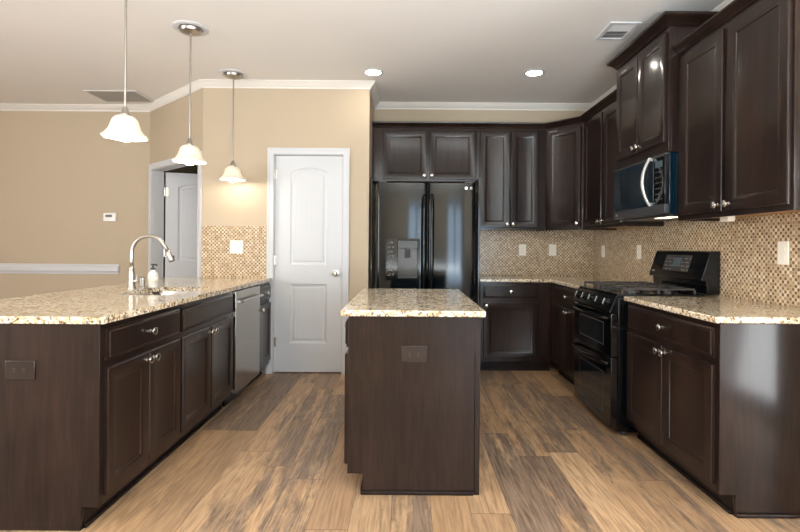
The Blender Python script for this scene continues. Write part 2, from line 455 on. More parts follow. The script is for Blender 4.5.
# pantry door (closed)
W_ = DX1 - DX0 - 0.014
r = sroot('door_1', (DX0 + 0.007, PW + 0.022, 0))
mb = MB(); p1 = arch(0.145, W_ - 0.145, 1.03, 1.915, 0.045); p2 = rect(0.145, W_ - 0.145, 0.285, 0.85)
mb.holed(rect(0, W_, 0.012, 2.071), [p1, p2], 'y', 0, 0.035)
for p in (p1, p2): panel_rings(mb, p, 0, [(0, 0), (0.006, 0.006), (0.018, 0.010), (0.030, 0.011), (0.040, 0.005)])
leaf = mb.build('door_leaf', M['trim'], r)
grv = MB()
for k in range(6):
    x = 0.145 + 0.055 + k * (W_ - 0.29 - 0.11) / 5
    for z0, z1 in ((0.335, 0.80), (1.08, 1.865 + 0.03 * (1 - ((x - W_ / 2) / 0.18) ** 2))): grv.prism([(x - 0.002, 0.0051), (x, 0.0038), (x + 0.002, 0.0051)], 'z', z0, z1)
grv.build('bead_line', M['trim'], leaf)
knob_round('door_knob', r, W_ - 0.062, 0.955, R=0.025)
for z in (0.25, 1.03, 1.85):
    MB().lathe([(0.008, 0), (0.008, 0.09)], (-0.003, -0.006, z)).box(-0.004, 0.018, -0.002, 0.001, z, z + 0.09).build('hinge', M['nickel'], r, smooth=True)
# hall door, ajar beyond the diagonal opening
nrm = Vector((-dd.y, dd.x))
hp = A + dd * 0.10 + nrm * 0.135
r = sroot('door_2', (hp.x, hp.y, 0), math.atan2(0.09, 0.33))
LW = 0.98; mb = MB()
pl = [arch(0.13, LW - 0.13, 1.03, 1.87, 0.05), rect(0.13, LW - 0.13, 0.285, 0.85)]
mb.holed(rect(0, LW, 0.012, 2.03), pl, 'y', 0, 0.035)
for p in pl: panel_rings(mb, p, 0, [(0, 0), (0.006, 0.006), (0.018, 0.010), (0.030, 0.011), (0.040, 0.005)])
mb.build('door_leaf', M['trim'], r)
for z in (0.25, 1.08, 1.76):
    MB().lathe([(0.009, 0), (0.009, 0.1)], (-0.005, -0.008, z)).box(-0.03, 0.03, -0.003, 0.001, z, z + 0.1).build('hinge', M['nickel'], r, smooth=True)

# mosaic backsplashes
def splash(name, label, box, mat): tag(MB().box(*box).build(name, mat), label, 'backsplash', 'mosaic backsplashes')
splash('mosaic_backsplash', 'beige and brown mosaic backsplash on back wall beside the refrigerator', (0.725, RW - 0.012, BW - 0.010, BW - 0.0005, 0.909, 1.41), M['tile_x'])
splash('mosaic_backsplash', 'long beige and brown mosaic backsplash on right wall behind the range', (RW - 0.010, RW - 0.0005, 2.2, BW - 0.0115, 0.909, 1.436), M['tile_y'])
splash('mosaic_backsplash', 'small mosaic backsplash panel left of the white pantry door', (B.x + 0.004, DX0 - 0.064, PW - 0.010, PW - 0.0005, 0.909, 1.395), M['tile_x'])

# ------------------------------------------------------------------ cabinets
T = 0.019
def door_mesh(x0, x1, z0, z1, sw=0.057):
    mb = MB(); poly = rect(x0, x1, z0, z1)
    st = [(0, -0.0005), (0, -T + 0.004), (0.004, -T), (sw - 0.004, -T), (sw, -T + 0.003), (sw + 0.008, -T + 0.004), (sw + 0.012, -T + 0.009), (sw + 0.016, -T + 0.010)]
    panel_rings(mb, poly, 0, st); mb.bm.faces.new([mb.bm.verts.new((x, -0.0005, z)) for x, z in poly[::-1]])
    bmesh.ops.remove_doubles(mb.bm, verts=mb.bm.verts[:], dist=1e-5)
    return mb
def drawer_mesh(x0, x1, z0, z1):
    mb = MB(); poly = rect(x0, x1, z0, z1)
    panel_rings(mb, poly, 0, [(0, -0.0005), (0, -0.010), (0.003, -0.012), (0.011, -0.013), (0.016, -T), (0.020, -T)])
    mb.bm.faces.new([mb.bm.verts.new((x, -0.0005, z)) for x, z in poly[::-1]])
    bmesh.ops.remove_doubles(mb.bm, verts=mb.bm.verts[:], dist=1e-5)
    return mb
KN = [(0.010, 0), (0.010, -0.003), (0.0055, -0.006), (0.0055, -0.015), (0.013, -0.018), (0.019, -0.024), (0.018, -0.030), (0.009, -0.034), (0.0, -0.0345)]
def knob(parent, x, z): return MB().lathe(KN, (x, -T, z), 'y', 16).build('knob', M['nickel'], parent, smooth=True)
def add_door(root, x0, x1, z0, z1, kx=None, kz=None):
    d = door_mesh(x0, x1, z0, z1).build('door', M['wood'], root, smooth=True)
    if kx is not None: knob(d, kx, kz)
    return d
def add_drawer(root, x0, x1, z0, z1, kn=True, name='drawer_front'):
    d = drawer_mesh(x0, x1, z0, z1).build(name, M['wood'], root, smooth=True)
    if kn: knob(d, (x0 + x1) / 2, (z0 + z1) / 2)
    return d
CT = 0.878
def base_body(root, w, d=0.60, toe=0.075, kick=True):
    b = MB(); t = 0.018
    b.box(0, t, 0, d, 0.10, CT - 0.001); b.box(w - t, w, 0, d, 0.10, CT - 0.001)
    b.box(t, w - t, 0, t, 0.10, CT - 0.001); b.box(t, w - t, d - 0.008, d, 0.10, CT - 0.001); b.box(t, w - t, t, d - 0.008, 0.10, 0.118)
    b.build('body', M['wood'], root)
    if kick:
        MB().box(0, w, toe, toe + 0.015, 0, 0.0995).build('toe_kick', M['kick'], root)
        MB().box(0, w, d - 0.02, d, 0, 0.0995).build('rear_plinth', M['kick'], root)
        MB().box(0, w, toe - 0.012, toe - 0.0005, 0, 0.018).build('shoe_moulding', M['kick'], root, bevel=0.004)
def end_panel(root, x0, x1, d0, d1, toe=0.075, zt=CT - 0.001):
    # side panel with toe-kick notch, in the cabinet's own y-z plane
    return MB().prism([(d0, 0.10), (d0, zt), (d1, zt), (d1, 0), (d0 + toe, 0), (d0 + toe, 0.10)], 'x', x0, x1).build('side_panel', M['wood'], root, bevel=0.0015)
DZ0, DZ1, RZ0, RZ1 = 0.137, 0.683, 0.715, 0.852
GB, GU = 'base cabinets', 'wall cabinets'
# left peninsula: fronts face +x, local x runs along +y
LX = -1.294
LY = 2.092
r = thing('base_cabinet', 'dark wood cabinet with one drawer and two doors at the near end of the peninsula', 'cabinet', (LX, LY, 0), PI / 2, GB)
base_body(r, 0.698); end_panel(r, -0.019, -0.0005, -0.0, 0.655)
add_drawer(r, 0.012, 0.688, RZ0, RZ1); add_door(r, 0.012, 0.346, DZ0, DZ1, 0.346 - 0.026, DZ1 - 0.035); add_door(r, 0.354, 0.688, DZ0, DZ1, 0.354 + 0.026, DZ1 - 0.035)
r = thing('sink_base_cabinet', 'dark wood sink cabinet with plain false front, between drawer cabinet and dishwasher', 'cabinet', (LX, LY + 0.699, 0), PI / 2, GB)
base_body(r, 0.846)
add_drawer(r, 0.016, 0.832, RZ0, RZ1, False, 'false_front'); add_door(r, 0.016, 0.420, DZ0, DZ1, 0.420 - 0.026, DZ1 - 0.035); add_door(r, 0.428, 0.832, DZ0, DZ1, 0.428 + 0.026, DZ1 - 0.035)
r = thing('base_cabinet', 'narrow dark wood cabinet between dishwasher and white pantry door', 'cabinet', (LX, 4.256, 0), PI / 2, GB)
base_body(r, 0.386)
add_drawer(r, 0.014, 0.372, RZ0, RZ1); add_door(r, 0.014, 0.372, DZ0, DZ1, 0.014 + 0.026, DZ1 - 0.035)
# dishwasher
r = thing('dishwasher', 'flat fronted stainless dishwasher with bar handle between peninsula cabinets', 'dishwasher', (LX, 3.640, 0), PI / 2)
MB().box(0.004, 0.606, 0.012, 0.58, 0.10, CT - 0.004).build('body', M['grey'], r)
dw = MB().box(0.006, 0.604, -0.030, 0.010, 0.105, 0.868).build('door', M['steel'], r, bevel=0.004)
MB().tube([(0.05, -0.062, 0.79), (0.56, -0.062, 0.79)], 0.011).box(0.06, 0.08, -0.062, -0.0305, 0.782, 0.798).box(0.53, 0.55, -0.062, -0.0305, 0.782, 0.798).build('handle', M['steel'], dw, smooth=True)
MB().box(0.006, 0.604, 0.05, 0.07, 0.012, 0.100).build('toe_kick', M['black'], r)
for x in (0.05, 0.55): MB().lathe([(0.018, 0), (0.018, 0.006), (0.007, 0.01), (0.007, 0.1)], (x, 0.3, 0)).build('foot', M['grey'], r)
# half wall carrying the overhang of the peninsula
struct(MB().box(-2.05, -1.952, 2.075, PW - 0.0, 0, CT - 0.002).build('wall_half', M['wall']))

# right run: fronts face -x, local x runs along -y from the far end
RX = 1.425
r = thing('base_cabinet', 'dark wood cabinet with pale reflective end panel, nearest on the right wall', 'cabinet', (RX, 3.147, 0), -PI / 2, GB)
w = 3.147 - 2.240
base_body(r, w - 0.001); end_panel(r, w, w + 0.019, 0.0, 0.608)
MB().box(w + 0.0195, w + 0.032, 0.074, 0.606, 0, 0.018).build('base_shoe', M['wood'], r, bevel=0.006, seg=3)
add_drawer(r, 0.03, w - 0.010, RZ0, RZ1); add_door(r, 0.03, 0.030 + 0.424, DZ0, DZ1, 0.030 + 0.424 - 0.026, DZ1 - 0.035); add_door(r, 0.462, w - 0.010, DZ0, DZ1, 0.462 + 0.026, DZ1 - 0.035)
FY = 4.77
r = thing('base_cabinet', 'dark wood cabinet left of the range, running into the corner', 'cabinet', (RX, FY - 0.001, 0), -PI / 2, GB)
w = FY - 0.001 - 3.846
base_body(r, w)
add_drawer(r, 0.075, w - 0.014, RZ0, RZ1); c = (0.075 + w - 0.014) / 2
add_door(r, 0.075, c - 0.004, DZ0, DZ1, c - 0.03, DZ1 - 0.035); add_door(r, c + 0.004, w - 0.014, DZ0, DZ1, c + 0.03, DZ1 - 0.035)
# back run
r = thing('base_cabinet', 'dark wood cabinet with drawer and single door beside the refrigerator', 'cabinet', (0.722, FY, 0), 0, GB)
w = RX - 0.722
base_body(r, w - 0.001, BW - FY - 0.003)
add_drawer(r, 0.032, 0.557, 0.722, 0.850); add_door(r, 0.032, 0.557, 0.142, 0.678, 0.032 + 0.026, 0.678 - 0.03)

# island: fronts face -x
IX0, IX1, IY0, IY1 = -0.282, 0.362, 2.402, 3.50
r = thing('kitchen_island', 'dark wood island cabinet standing alone in the middle of the floor', 'island', (IX0, IY1, 0), -PI / 2)
w = IY1 - IY0 - 0.02
base_body(r, w - 0.001, IX1 - IX0)
end_panel(r, w, w + 0.02, 0.0, IX1 - IX0 - 0.022)
MB().box(w - 0.002, w + 0.023, IX1 - IX0 - 0.0215, IX1 - IX0 + 0.004, 0, CT - 0.001).build('corner_post', M['wood'], r, bevel=0.002)
MB().box(w + 0.0205, w + 0.032, 0.066, IX1 - IX0 - 0.024, 0, 0.018).build('base_shoe', M['kick'], r, bevel=0.004)
for a, b_ in ((0.012, 0.530), (0.545, w - 0.004)):
    add_drawer(r, a, b_, RZ0, RZ1); add_door(r, a, b_, DZ0, DZ1, a + 0.03, DZ1 - 0.035)

# wall cabinets
UZ0, UZ1 = 1.39, 2.425
def upper(root, w, d, z0, z1, lip=0.018, left=0.0, right=0.0):
    b = MB(); t = 0.016
    b.box(0, w, 0, 0.019, z0, z1); b.box(0, t, 0.019, d, z0, z1); b.box(w - t, w, 0.019, d, z0, z1)
    b.box(t, w - t, 0.019, d, z1 - t, z1); b.box(t, w - t, d - 0.006, d, z0, z1 - t)
    b.build('body', M['wood'], root, bevel=0.001)
    MB().box(t, w - t, 0.0195, d - 0.0065, z0 + lip, z0 + lip + 0.012).build('bottom_panel', M['maple'], root)
UY = 5.03
DU0, DU1 = 1.418, 2.402
r = thing('wall_cabinet', 'short two door dark wood cabinet above the refrigerator', 'cabinet', (PX + 0.001, UY, 0), 0, GU)
upper(r, 0.708 - PX - 0.002, BW - UY - 0.001, 1.886, UZ1)
o = -PX - 0.001
add_door(r, o - 0.249, o + 0.205, 1.905, DU1, o + 0.205 - 0.026, 1.905 + 0.035); add_door(r, o + 0.229, o + 0.696, 1.905, DU1, o + 0.229 + 0.026, 1.905 + 0.035)
r = thing('wall_cabinet', 'two door dark wood cabinet on back wall right of the refrigerator', 'cabinet', (0.709, UY, 0), 0, GU)
w = 1.424 - 0.709
upper(r, w, BW - UY - 0.001, UZ0, UZ1)
add_door(r, 0.036, 0.344, DU0, DU1, 0.344 - 0.026, DU0 + 0.035); add_door(r, 0.352, 0.634, DU0, DU1, 0.352 + 0.026, DU0 + 0.035)
# diagonal corner cabinet
UX = 1.710; CY_ = 4.747
r = thing('corner_wall_cabinet', 'angled single door cabinet filling the corner, its door lightly shining', 'cabinet', (1.425, UY, 0), -math.atan2(UY - CY_, UX - 1.425), GU)
cw = math.hypot(UX - 1.425, UY - CY_); ang = math.atan2(UY - CY_, UX - 1.425)
def loc2(x, y):
    dx, dy = x - 1.425, y - UY; c_, s_ = math.cos(-ang), math.sin(-ang)
    return (dx * c_ + dy * s_, -dx * s_ + dy * c_)
poly = [loc2(*p) for p in ((1.4255, UY), (UX, CY_), (RW - 0.001, CY_), (RW - 0.001, BW - 0.001), (1.4255, BW - 0.001))]
MB().prism(poly, 'z', UZ0 + 0.018, UZ1).prism([(0.001, 0), (cw, 0), (cw, 0.019), (0.001, 0.019)], 'z', UZ0, UZ0 + 0.0179).build('body', M['wood'], r, bevel=0.001)
add_door(r, 0.022, cw - 0.022, DU0, DU1, cw - 0.022 - 0.03, DU0 + 0.035)
# small pair left of the microwave
r = thing('wall_cabinet', 'two door dark wood cabinet between the corner cabinet and the microwave', 'cabinet', (UX, CY_ - 0.001, 0), -PI / 2, GU)
w = CY_ - 0.001 - 3.858
upper(r, w, RW - UX - 0.001, UZ0, UZ1); c = 0.476
add_door(r, 0.050, c - 0.004, DU0, DU1, c - 0.03, DU0 + 0.035); add_door(r, c + 0.030, w - 0.012, DU0, DU1, c + 0.056, DU0 + 0.035)
# cabinet over the microwave, deeper and taller
MXF = 1.648; MY0, MY1 = 3.092, 3.856
r = thing('wall_cabinet', 'raised dark wood cabinet above the microwave, reaching closest to ceiling', 'cabinet', (MXF, MY1, 0), -PI / 2, GU)
w = MY1 - MY0
upper(r, w, RW - MXF - 0.001, 1.828, 2.610)
add_door(r, 0.030, 0.376, 1.893, 2.588, 0.376 - 0.026, 1.893 + 0.035); add_door(r, 0.384, w - 0.026, 1.893, 2.588, 0.384 + 0.026, 1.893 + 0.035)
# right pair
RY0, RY1 = 2.165, 3.090
r = thing('wall_cabinet', 'large two door dark wood cabinet nearest on right wall, cut by the frame top', 'cabinet', (UX, RY1, 0), -PI / 2, GU)
w = RY1 - RY0
upper(r, w, RW - UX - 0.001, UZ0, UZ1)
add_door(r, 0.050, 0.452, DU0, DU1, 0.452 - 0.026, DU0 + 0.035); add_door(r, 0.490, w - 0.014, DU0, DU1, 0.490 + 0.026, DU0 + 0.035)

# crown mouldings on the cabinets
def ccrown(z): return [(0.0, z), (0.0, z + 0.006), (0.008, z + 0.008), (0.012, z + 0.018), (0.030, z + 0.036), (0.044, z + 0.044), (0.048, z + 0.050), (0.048, z + 0.060), (-0.012, z + 0.060), (-0.012, z)]
GC = 'cabinet crown mouldings'
tag(MB().sweep([(PX + 0.001, UY), (1.425, UY), (UX, CY_), (UX, MY1 + 0.002)], ccrown(UZ1 + 0.001)).build('cabinet_crown', M['wood'], bevel=0.001), 'dark crown moulding over the back wall and corner cabinets', 'crown moulding', GC)
tag(MB().sweep([(RW - 0.002, MY1), (MXF, MY1), (MXF, MY0), (RW - 0.002, MY0)], [(o * 1.25, 2.611 + (z - 2.611) * 1.25) for o, z in ccrown(2.611)]).build('cabinet_crown', M['wood'], bevel=0.001), 'dark crown moulding around the raised cabinet above the microwave', 'crown moulding', GC)
tag(MB().sweep([(UX, RY1 - 0.001), (UX, RY0), (RW - 0.002, RY0)], ccrown(UZ1 + 0.001)).build('cabinet_crown', M['wood'], bevel=0.001), 'dark crown moulding over the large right cabinet, cut by the frame top', 'crown moulding', GC)

# tall panels flanking the refrigerator
tag(MB().box(PX + 0.002, PX + 0.022, 4.80, BW - 0.002, 0, 1.885).build('tall_wood_board', M['wood'], bevel=0.0015), 'tall dark wood board against the wall left of refrigerator', 'board', 'boards flanking the refrigerator')
tag(MB().box(0.690, 0.7085, 4.73, BW - 0.002, 0, 1.885).build('tall_wood_board', M['wood'], bevel=0.0015), 'tall dark wood board between refrigerator and the drawer cabinet', 'board', 'boards flanking the refrigerator')

# ------------------------------------------------------------------ worktops
CZ = 0.908
def rrect(x0, x1, y0, y1, rads, n=7):
    out = []
    for (cx, cy, sx, sy), rr, a0 in zip(((x0, y0, 1, 1), (x1, y0, -1, 1), (x1, y1, -1, -1), (x0, y1, 1, -1)), rads, (PI, 1.5 * PI, 0, 0.5 * PI)):
        ox, oy = cx + sx * rr, cy + sy * rr
        for k in range(n): a = a0 + (PI / 2) * k / (n - 1); out.append((ox + rr * math.cos(a), oy + rr * math.sin(a)))
    return out
SX0, SX1, SY0, SY1 = -1.80, -1.41, 2.97, 3.56
hole = rrect(SX0, SX1, SY0, SY1, (0.14, 0.06, 0.06, 0.14))
GW = 'granite worktops'
tag(MB().holed(rrect(-2.22, -1.272, 2.062, PW - 0.011, (0.01, 0.006, 0.002, 0.01), 4), [hole], 'z', CT, CZ).build('worktop', M['granite'], bevel=0.006), 'speckled beige granite worktop of the left peninsula, with the sink cut in', 'worktop', GW)
tag(MB().prism([(0.712, BW - 0.011), (0.712, FY - 0.035), (RX - 0.03, FY - 0.035), (RX - 0.03, 3.842), (RW - 0.011, 3.842), (RW - 0.011, BW - 0.011)], 'z', CT, CZ).build('worktop', M['granite'], bevel=0.006), 'L shaped granite worktop wrapping the back right corner', 'worktop', GW)
tag(MB().box(RX - 0.028, RW - 0.011, 2.212, 3.148, CT, CZ).build('worktop', M['granite'], bevel=0.006), 'granite worktop right of the range, ending toward the viewer', 'worktop', GW)
tag(MB().box(-0.314, 0.384, 2.345, 3.575, CT, CZ).build('worktop', M['granite'], bevel=0.006), 'speckled granite slab on top of the island', 'worktop', GW)

# ------------------------------------------------------------------ sink, faucet, soap
r = thing('sink', 'undermounted stainless sink in the peninsula worktop', 'sink', ((SX0 + SX1) / 2, (SY0 + SY1) / 2, 0))
mb = MB(); cx, cy = (SX0 + SX1) / 2, (SY0 + SY1) / 2
def ins(k, z): return [((x - cx) * k, (y - cy) * k, z) for x, y in hole]
rings = [ins(1.08, CT - 0.002), ins(0.985, CT - 0.002), ins(0.97, CT - 0.02), ins(0.95, 0.74), ins(0.90, 0.705), ins(0.3, 0.70), ins(0.05, 0.698)]
mb.loft(rings, caps=False)
bowl = mb.build('bowl', M['steel'], r, smooth=True); sm = bowl.modifiers.new('thick', 'SOLIDIFY'); sm.thickness = 0.0015; sm.offset = 1
MB().lathe([(0.045, 0.700), (0.045, 0.704), (0.03, 0.704), (0.028, 0.701)], (0, 0, 0), closed=True).build('drain', M['nickel'], r, smooth=True)
r = thing('kitchen_faucet', 'brushed nickel gooseneck faucet arching over the sink', 'faucet', (-1.905, 3.40, CZ))
MB().lathe([(0.030, 0), (0.030, 0.006), (0.026, 0.012), (0.019, 0.06), (0.021, 0.10), (0.017, 0.13), (0.019, 0.137), (0.019, 0.148), (0.0135, 0.155)], (0, 0, 0)).build('base', M['satin'], r, smooth=True)
pts = [(0, 0, 0.15), (0, 0, 0.19), (0, 0, 0.235)]
for k in range(1, 13):
    a = PI - k * (PI - 0.45) / 12; pts.append((0.118 + 0.118 * math.cos(a), 0, 0.248 + 0.118 * math.sin(a)))
pts.append((0.252, 0, 0.262))
MB().tube(pts, 0.0125, 14).build('spout', M['satin'], r, smooth='all')
MB().tube([(0.250, 0, 0.266), (0.257, 0, 0.248), (0.262, 0, 0.236), (0.276, 0, 0.200), (0.280, 0, 0.190)], [0.0145, 0.0165, 0.0165, 0.022, 0.019], 16).build('spray_head', M['satin'], r, smooth='all')
MB().box(0.283, 0.293, -0.006, 0.006, 0.205, 0.232).build('spray_button', M['grey'], r, bevel=0.002)
MB().tube([(0.015, 0, 0.05), (0.045, -0.005, 0.055)], [0.010, 0.012], 12).tube([(0.045, -0.005, 0.05), (0.047, -0.012, 0.10)], [0.009, 0.006], 10).build('lever', M['satin'], r, smooth=True)
r = thing('soap_dispenser', 'short brushed nickel dispenser knob between faucet and white bottle', 'dispenser', (-1.870, 3.475, CZ))
MB().lathe([(0.022, 0), (0.022, 0.006), (0.016, 0.010), (0.016, 0.055), (0.019, 0.058), (0.019, 0.066), (0.016, 0.074), (0.006, 0.080), (0.0, 0.081)], (0, 0, 0)).build('body', M['satin'], r, smooth=True)
r = thing('soap_bottle', 'white pump bottle of hand soap standing beside the faucet', 'bottle', (-1.815, 3.51, CZ))
MB().lathe([(0.030, 0), (0.034, 0.004), (0.035, 0.085), (0.030, 0.105), (0.016, 0.118), (0.013, 0.126)], (0, 0, 0)).build('bottle_body', M['soap'], r, smooth=True)
MB().lathe([(0.0345, 0.030), (0.0353, 0.031), (0.0353, 0.074), (0.0345, 0.075)], (0, 0, 0), closed=True).build('label_band', M['ivory'], r, smooth=True)
MB().lathe([(0.015, 0.1265), (0.015, 0.138), (0.006, 0.140), (0.006, 0.158), (0.014, 0.160), (0.014, 0.168), (0, 0.169)], (0, 0, 0)).tube([(0, 0, 0.164), (0.03, -0.01, 0.163), (0.036, -0.012, 0.156)], 0.005, 8).build('pump', M['grey'], r, smooth=True)

# ------------------------------------------------------------------ refrigerator
FX0, FX1, FYF = -0.280, 0.634, 4.50
r = thing('refrigerator', 'black glossy side by side refrigerator with dispenser in left door', 'refrigerator', (0.177, FYF, 0))
hw = (FX1 - FX0) / 2
MB().box(-hw + 0.004, hw - 0.004, 0.078, 0.80, 0.03, 1.785).build('body', M['fridge'], r, bevel=0.004)
MB().box(-hw + 0.01, hw - 0.01, 0.05, 0.077, 0.015, 0.095).build('base_grille', M['black'], r, bevel=0.003)
for x in (-0.40, 0.40):
    for y in (0.13, 0.70): MB().lathe([(0.025, 0), (0.025, 0.029)], (x, y, 0)).build('foot', M['grey'], r)
def bow(x, a, b): t = (x - a) / (b - a) * 2 - 1; return 0.016 * t * t + (0.02 * max(0, abs(t) - 0.93) / 0.07) ** 1.0
def slab(mb, xa, xb, a, b, z0, z1, yb=0.074, front=None):
    n = max(2, int((xb - xa) / 0.012)); pts = []
    for k in range(n + 1):
        x = xa + (xb - xa) * k / n; pts.append((x, front if front is not None else bow(x, a, b)))
    pts += [(xb, yb), (xa, yb)]
    mb.prism(pts, 'z', z0, z1)
def door_f(a, b): return (a, b)
ld = (-hw, 0.015); rd = (0.021, hw)
DX_0, DX_1, DZ_0, DZ_1 = -0.258, -0.074, 0.925, 1.272
mb = MB(); slab(mb, ld[0], ld[1], *ld, 0.105, DZ_0); slab(mb, ld[0], ld[1], *ld, DZ_1, 1.80)
slab(mb, ld[0], DX_0, *ld, DZ_0, DZ_1); slab(mb, DX_1, ld[1], *ld, DZ_0, DZ_1); slab(mb, DX_0, DX_1, *ld, DZ_0, DZ_1, front=0.062)
bmesh.ops.remove_doubles(mb.bm, verts=mb.bm.verts[:], dist=1e-5)
dl = mb.build('freezer_door', M['fridge'], r, smooth=True)
mb = MB(); slab(mb, rd[0], rd[1], *rd, 0.105, 1.80)
dr = mb.build('fridge_door', M['fridge'], r, smooth=True)
for d_, x in ((dl, -0.018), (dr, 0.054)):
    MB().tube([(x, 0.02, 0.60), (x, -0.035, 0.63), (x, -0.048, 0.72), (x, -0.050, 1.15), (x, -0.048, 1.56), (x, -0.035, 1.66), (x, 0.02, 1.69)], 0.0135, 12).build('handle', M['black'], d_, smooth='all')
# dispenser
dp = MB().holed(rect(-0.366, -0.054, 0.905, 1.288), [rect(DX_0, DX_1, DZ_0, DZ_1)], 'y', -0.006, 0.014).build('dispenser_bezel', M['black'], dl, bevel=0.002)
MB().box(DX_0 + 0.002, DX_1 - 0.002, 0.004, 0.060, 1.20, DZ_1 - 0.002).prism([(0.010, 1.19), (0.05, 1.19), (0.045, 1.11), (0.025, 1.11)], 'x', -0.190, -0.142).build('dispenser_spout', M['grey'], dl, bevel=0.002)
MB().box(DX_0 + 0.003, DX_1 - 0.003, 0.0585, 0.0615, DZ_0 + 0.012, 1.198).build('dispenser_back', M['panelgrey'], dl)
MB().box(DX_0 + 0.004, DX_1 - 0.004, 0.008, 0.058, DZ_0 + 0.001, DZ_0 + 0.010).build('drip_tray', M['grey'], dl)
for k in range(8):
    z = 0.945 + k * 0.042; ic = MB()
    ic.lathe([(0.009, -0.0068), (0.009, -0.0060), (0.001, -0.0060)], (-0.300 - 0.012 * (k % 2), 0, z + 0.012), 'y', 10)
    ic.build('control_icon', M['ventgrey'], dl)
    for w_, x in ((0.026, -0.350), (0.016, -0.336)): MB().box(x, x + w_, -0.0068, -0.0060, z + (0.003 if w_ > 0.02 else 0.016), z + (0.007 if w_ > 0.02 else 0.020)).build('control_label', M['ventgrey'], dl)
text('logo', 'LG', 0.032, M['silver'], dr, (0.405, 0.0085, 1.755), (PI / 2, 0, 0))
MB().lathe([(0.014, 0.004), (0.014, 0.0075), (0.001, 0.0075)], (0.368, 0.0, 1.755), 'y', 20).build('logo_disc', M['silver'], dr, smooth=True)
MB().box(-hw + 0.02, -hw + 0.10, 0.02, 0.12, 1.801, 1.82).build('hinge_cover', M['black'], r, bevel=0.004)
MB().box(hw - 0.10, hw - 0.02, 0.02, 0.12, 1.801, 1.82).build('hinge_cover', M['black'], r, bevel=0.004)

# ------------------------------------------------------------------ range
RG0, RG1 = 3.152, 3.842
r = thing('gas_range', 'black gas range with two ovens and tall control backguard', 'range', (1.322, (RG0 + RG1) / 2, 0), -PI / 2)
hw = (RG1 - RG0) / 2; RD = RW - 0.012 - 1.322    # local y: 0 at the oven door fronts
MB().box(-hw, hw, 0.045, RD - 0.03, 0.035, 0.895).build('body', M['black'], r, bevel=0.004)
for x in (-0.30, 0.30):
    for y in (0.10, 0.58): MB().lathe([(0.02, 0), (0.02, 0.034)], (x, y, 0)).build('foot', M['grey'], r)
MB().box(-hw, hw, 0.035, RD - 0.10, 0.896, 0.920).build('cooktop', M['black'], r, bevel=0.005)
cp = MB().prism([(0.044, 0.795), (0.000, 0.795), (-0.008, 0.805), (0.030, 0.905), (0.044, 0.905)], 'x', -hw + 0.002, hw - 0.002).build('control_panel', M['black'], r, bevel=0.003)
rotk = Matrix.Rotation(-math.atan2(0.038, 0.1), 4, 'X')
for k in range(5):
    x = -0.262 + k * 0.131
    kb = MB().lathe([(0.030, 0), (0.030, -0.004), (0.024, -0.007), (0.022, -0.026), (0.016, -0.030), (0.0, -0.030)], (0, 0, 0), 'y', 20).build('burner_knob', M['black'], cp, smooth=True)
    kb.location = (x, 0.0105, 0.857); kb.rotation_euler = (-math.atan2(0.038, 0.1), 0, 0)
    MB().box(-0.004, 0.004, -0.034, -0.0295, -0.02, 0.02).build('pointer', M['silver'], kb)
def oven(z0, z1, name, wz0, wz1, hz):
    d = MB().box(-hw + 0.004, hw - 0.004, 0.0, 0.043, z0, z1).build(name, M['oven'], r, bevel=0.004)
    MB().box(-hw + 0.13, hw - 0.13, -0.002, 0.001, wz0, wz1).build('window', M['glass'], d, bevel=0.001)
    MB().holed(rect(-hw + 0.122, hw - 0.122, wz0 - 0.008, wz1 + 0.008), [rect(-hw + 0.13, hw - 0.13, wz0, wz1)], 'y', -0.0015, 0.0005).build('window_trim', M['grey'], d)
    pts = []
    for k in range(13):
        t = k / 12 * 2 - 1; pts.append((t * (hw - 0.03), -0.020 - 0.034 * (1 - t * t), hz))
    MB().tube([(-hw + 0.03, 0.002, hz)] + pts + [(hw - 0.03, 0.002, hz)], 0.012, 12).build('handle', M['black'], d, smooth='all')
oven(0.512, 0.790, 'upper_oven_door', 0.575, 0.715, 0.758)
oven(0.060, 0.505, 'lower_oven_door', 0.125, 0.385, 0.468)
# backguard
bgx = 0.585
bgd = MB().prism([(RD - 0.085, 0.921), (RD - 0.09, 1.005), (bgx - 0.006, 1.005), (bgx - 0.004, 1.022), (bgx + 0.052, 1.195), (bgx + 0.062, 1.20), (RD - 0.002, 1.20), (RD - 0.002, 0.921)], 'x', -hw + 0.002, hw - 0.002).build('backguard', M['black'], r, bevel=0.004)
sl = math.atan2(0.056, 0.173)
def onslope(mb, x0, x1, s0, s1, h=0.0012):
    a = Vector((bgx - 0.004, 1.022)); u = Vector((math.sin(sl), math.cos(sl))); nn = Vector((-math.cos(sl), math.sin(sl)))
    P = [a + u * s0 - nn * 0.001, a + u * s1 - nn * 0.001, a + u * s1 + nn * h, a + u * s0 + nn * h]
    mb.prism([(p.x, p.y) for p in P], 'x', x0, x1)
q = MB(); onslope(q, -0.17, 0.16, 0.035, 0.155); dispp = q.build('display_panel', M['panelgrey'], bgd)
q = MB(); onslope(q, -0.05, 0.045, 0.07, 0.135, 0.0018); q.build('clock_display', M['led'], dispp)
q = MB()
for i in range(5):
    for j in range(4):
        for x in (-0.155 + i * 0.021, 0.060 + i * 0.021):
            if (i + j) % 3:
                q = MB(); onslope(q, x, x + 0.014, 0.045 + j * 0.027, 0.051 + j * 0.027, 0.0018); q.build('button_label', M['silver'], dispp)
q = MB(); onslope(q, -0.31, -0.275, 0.020, 0.032, 0.0015); q.build('logo_badge', M['silver'], bgd)
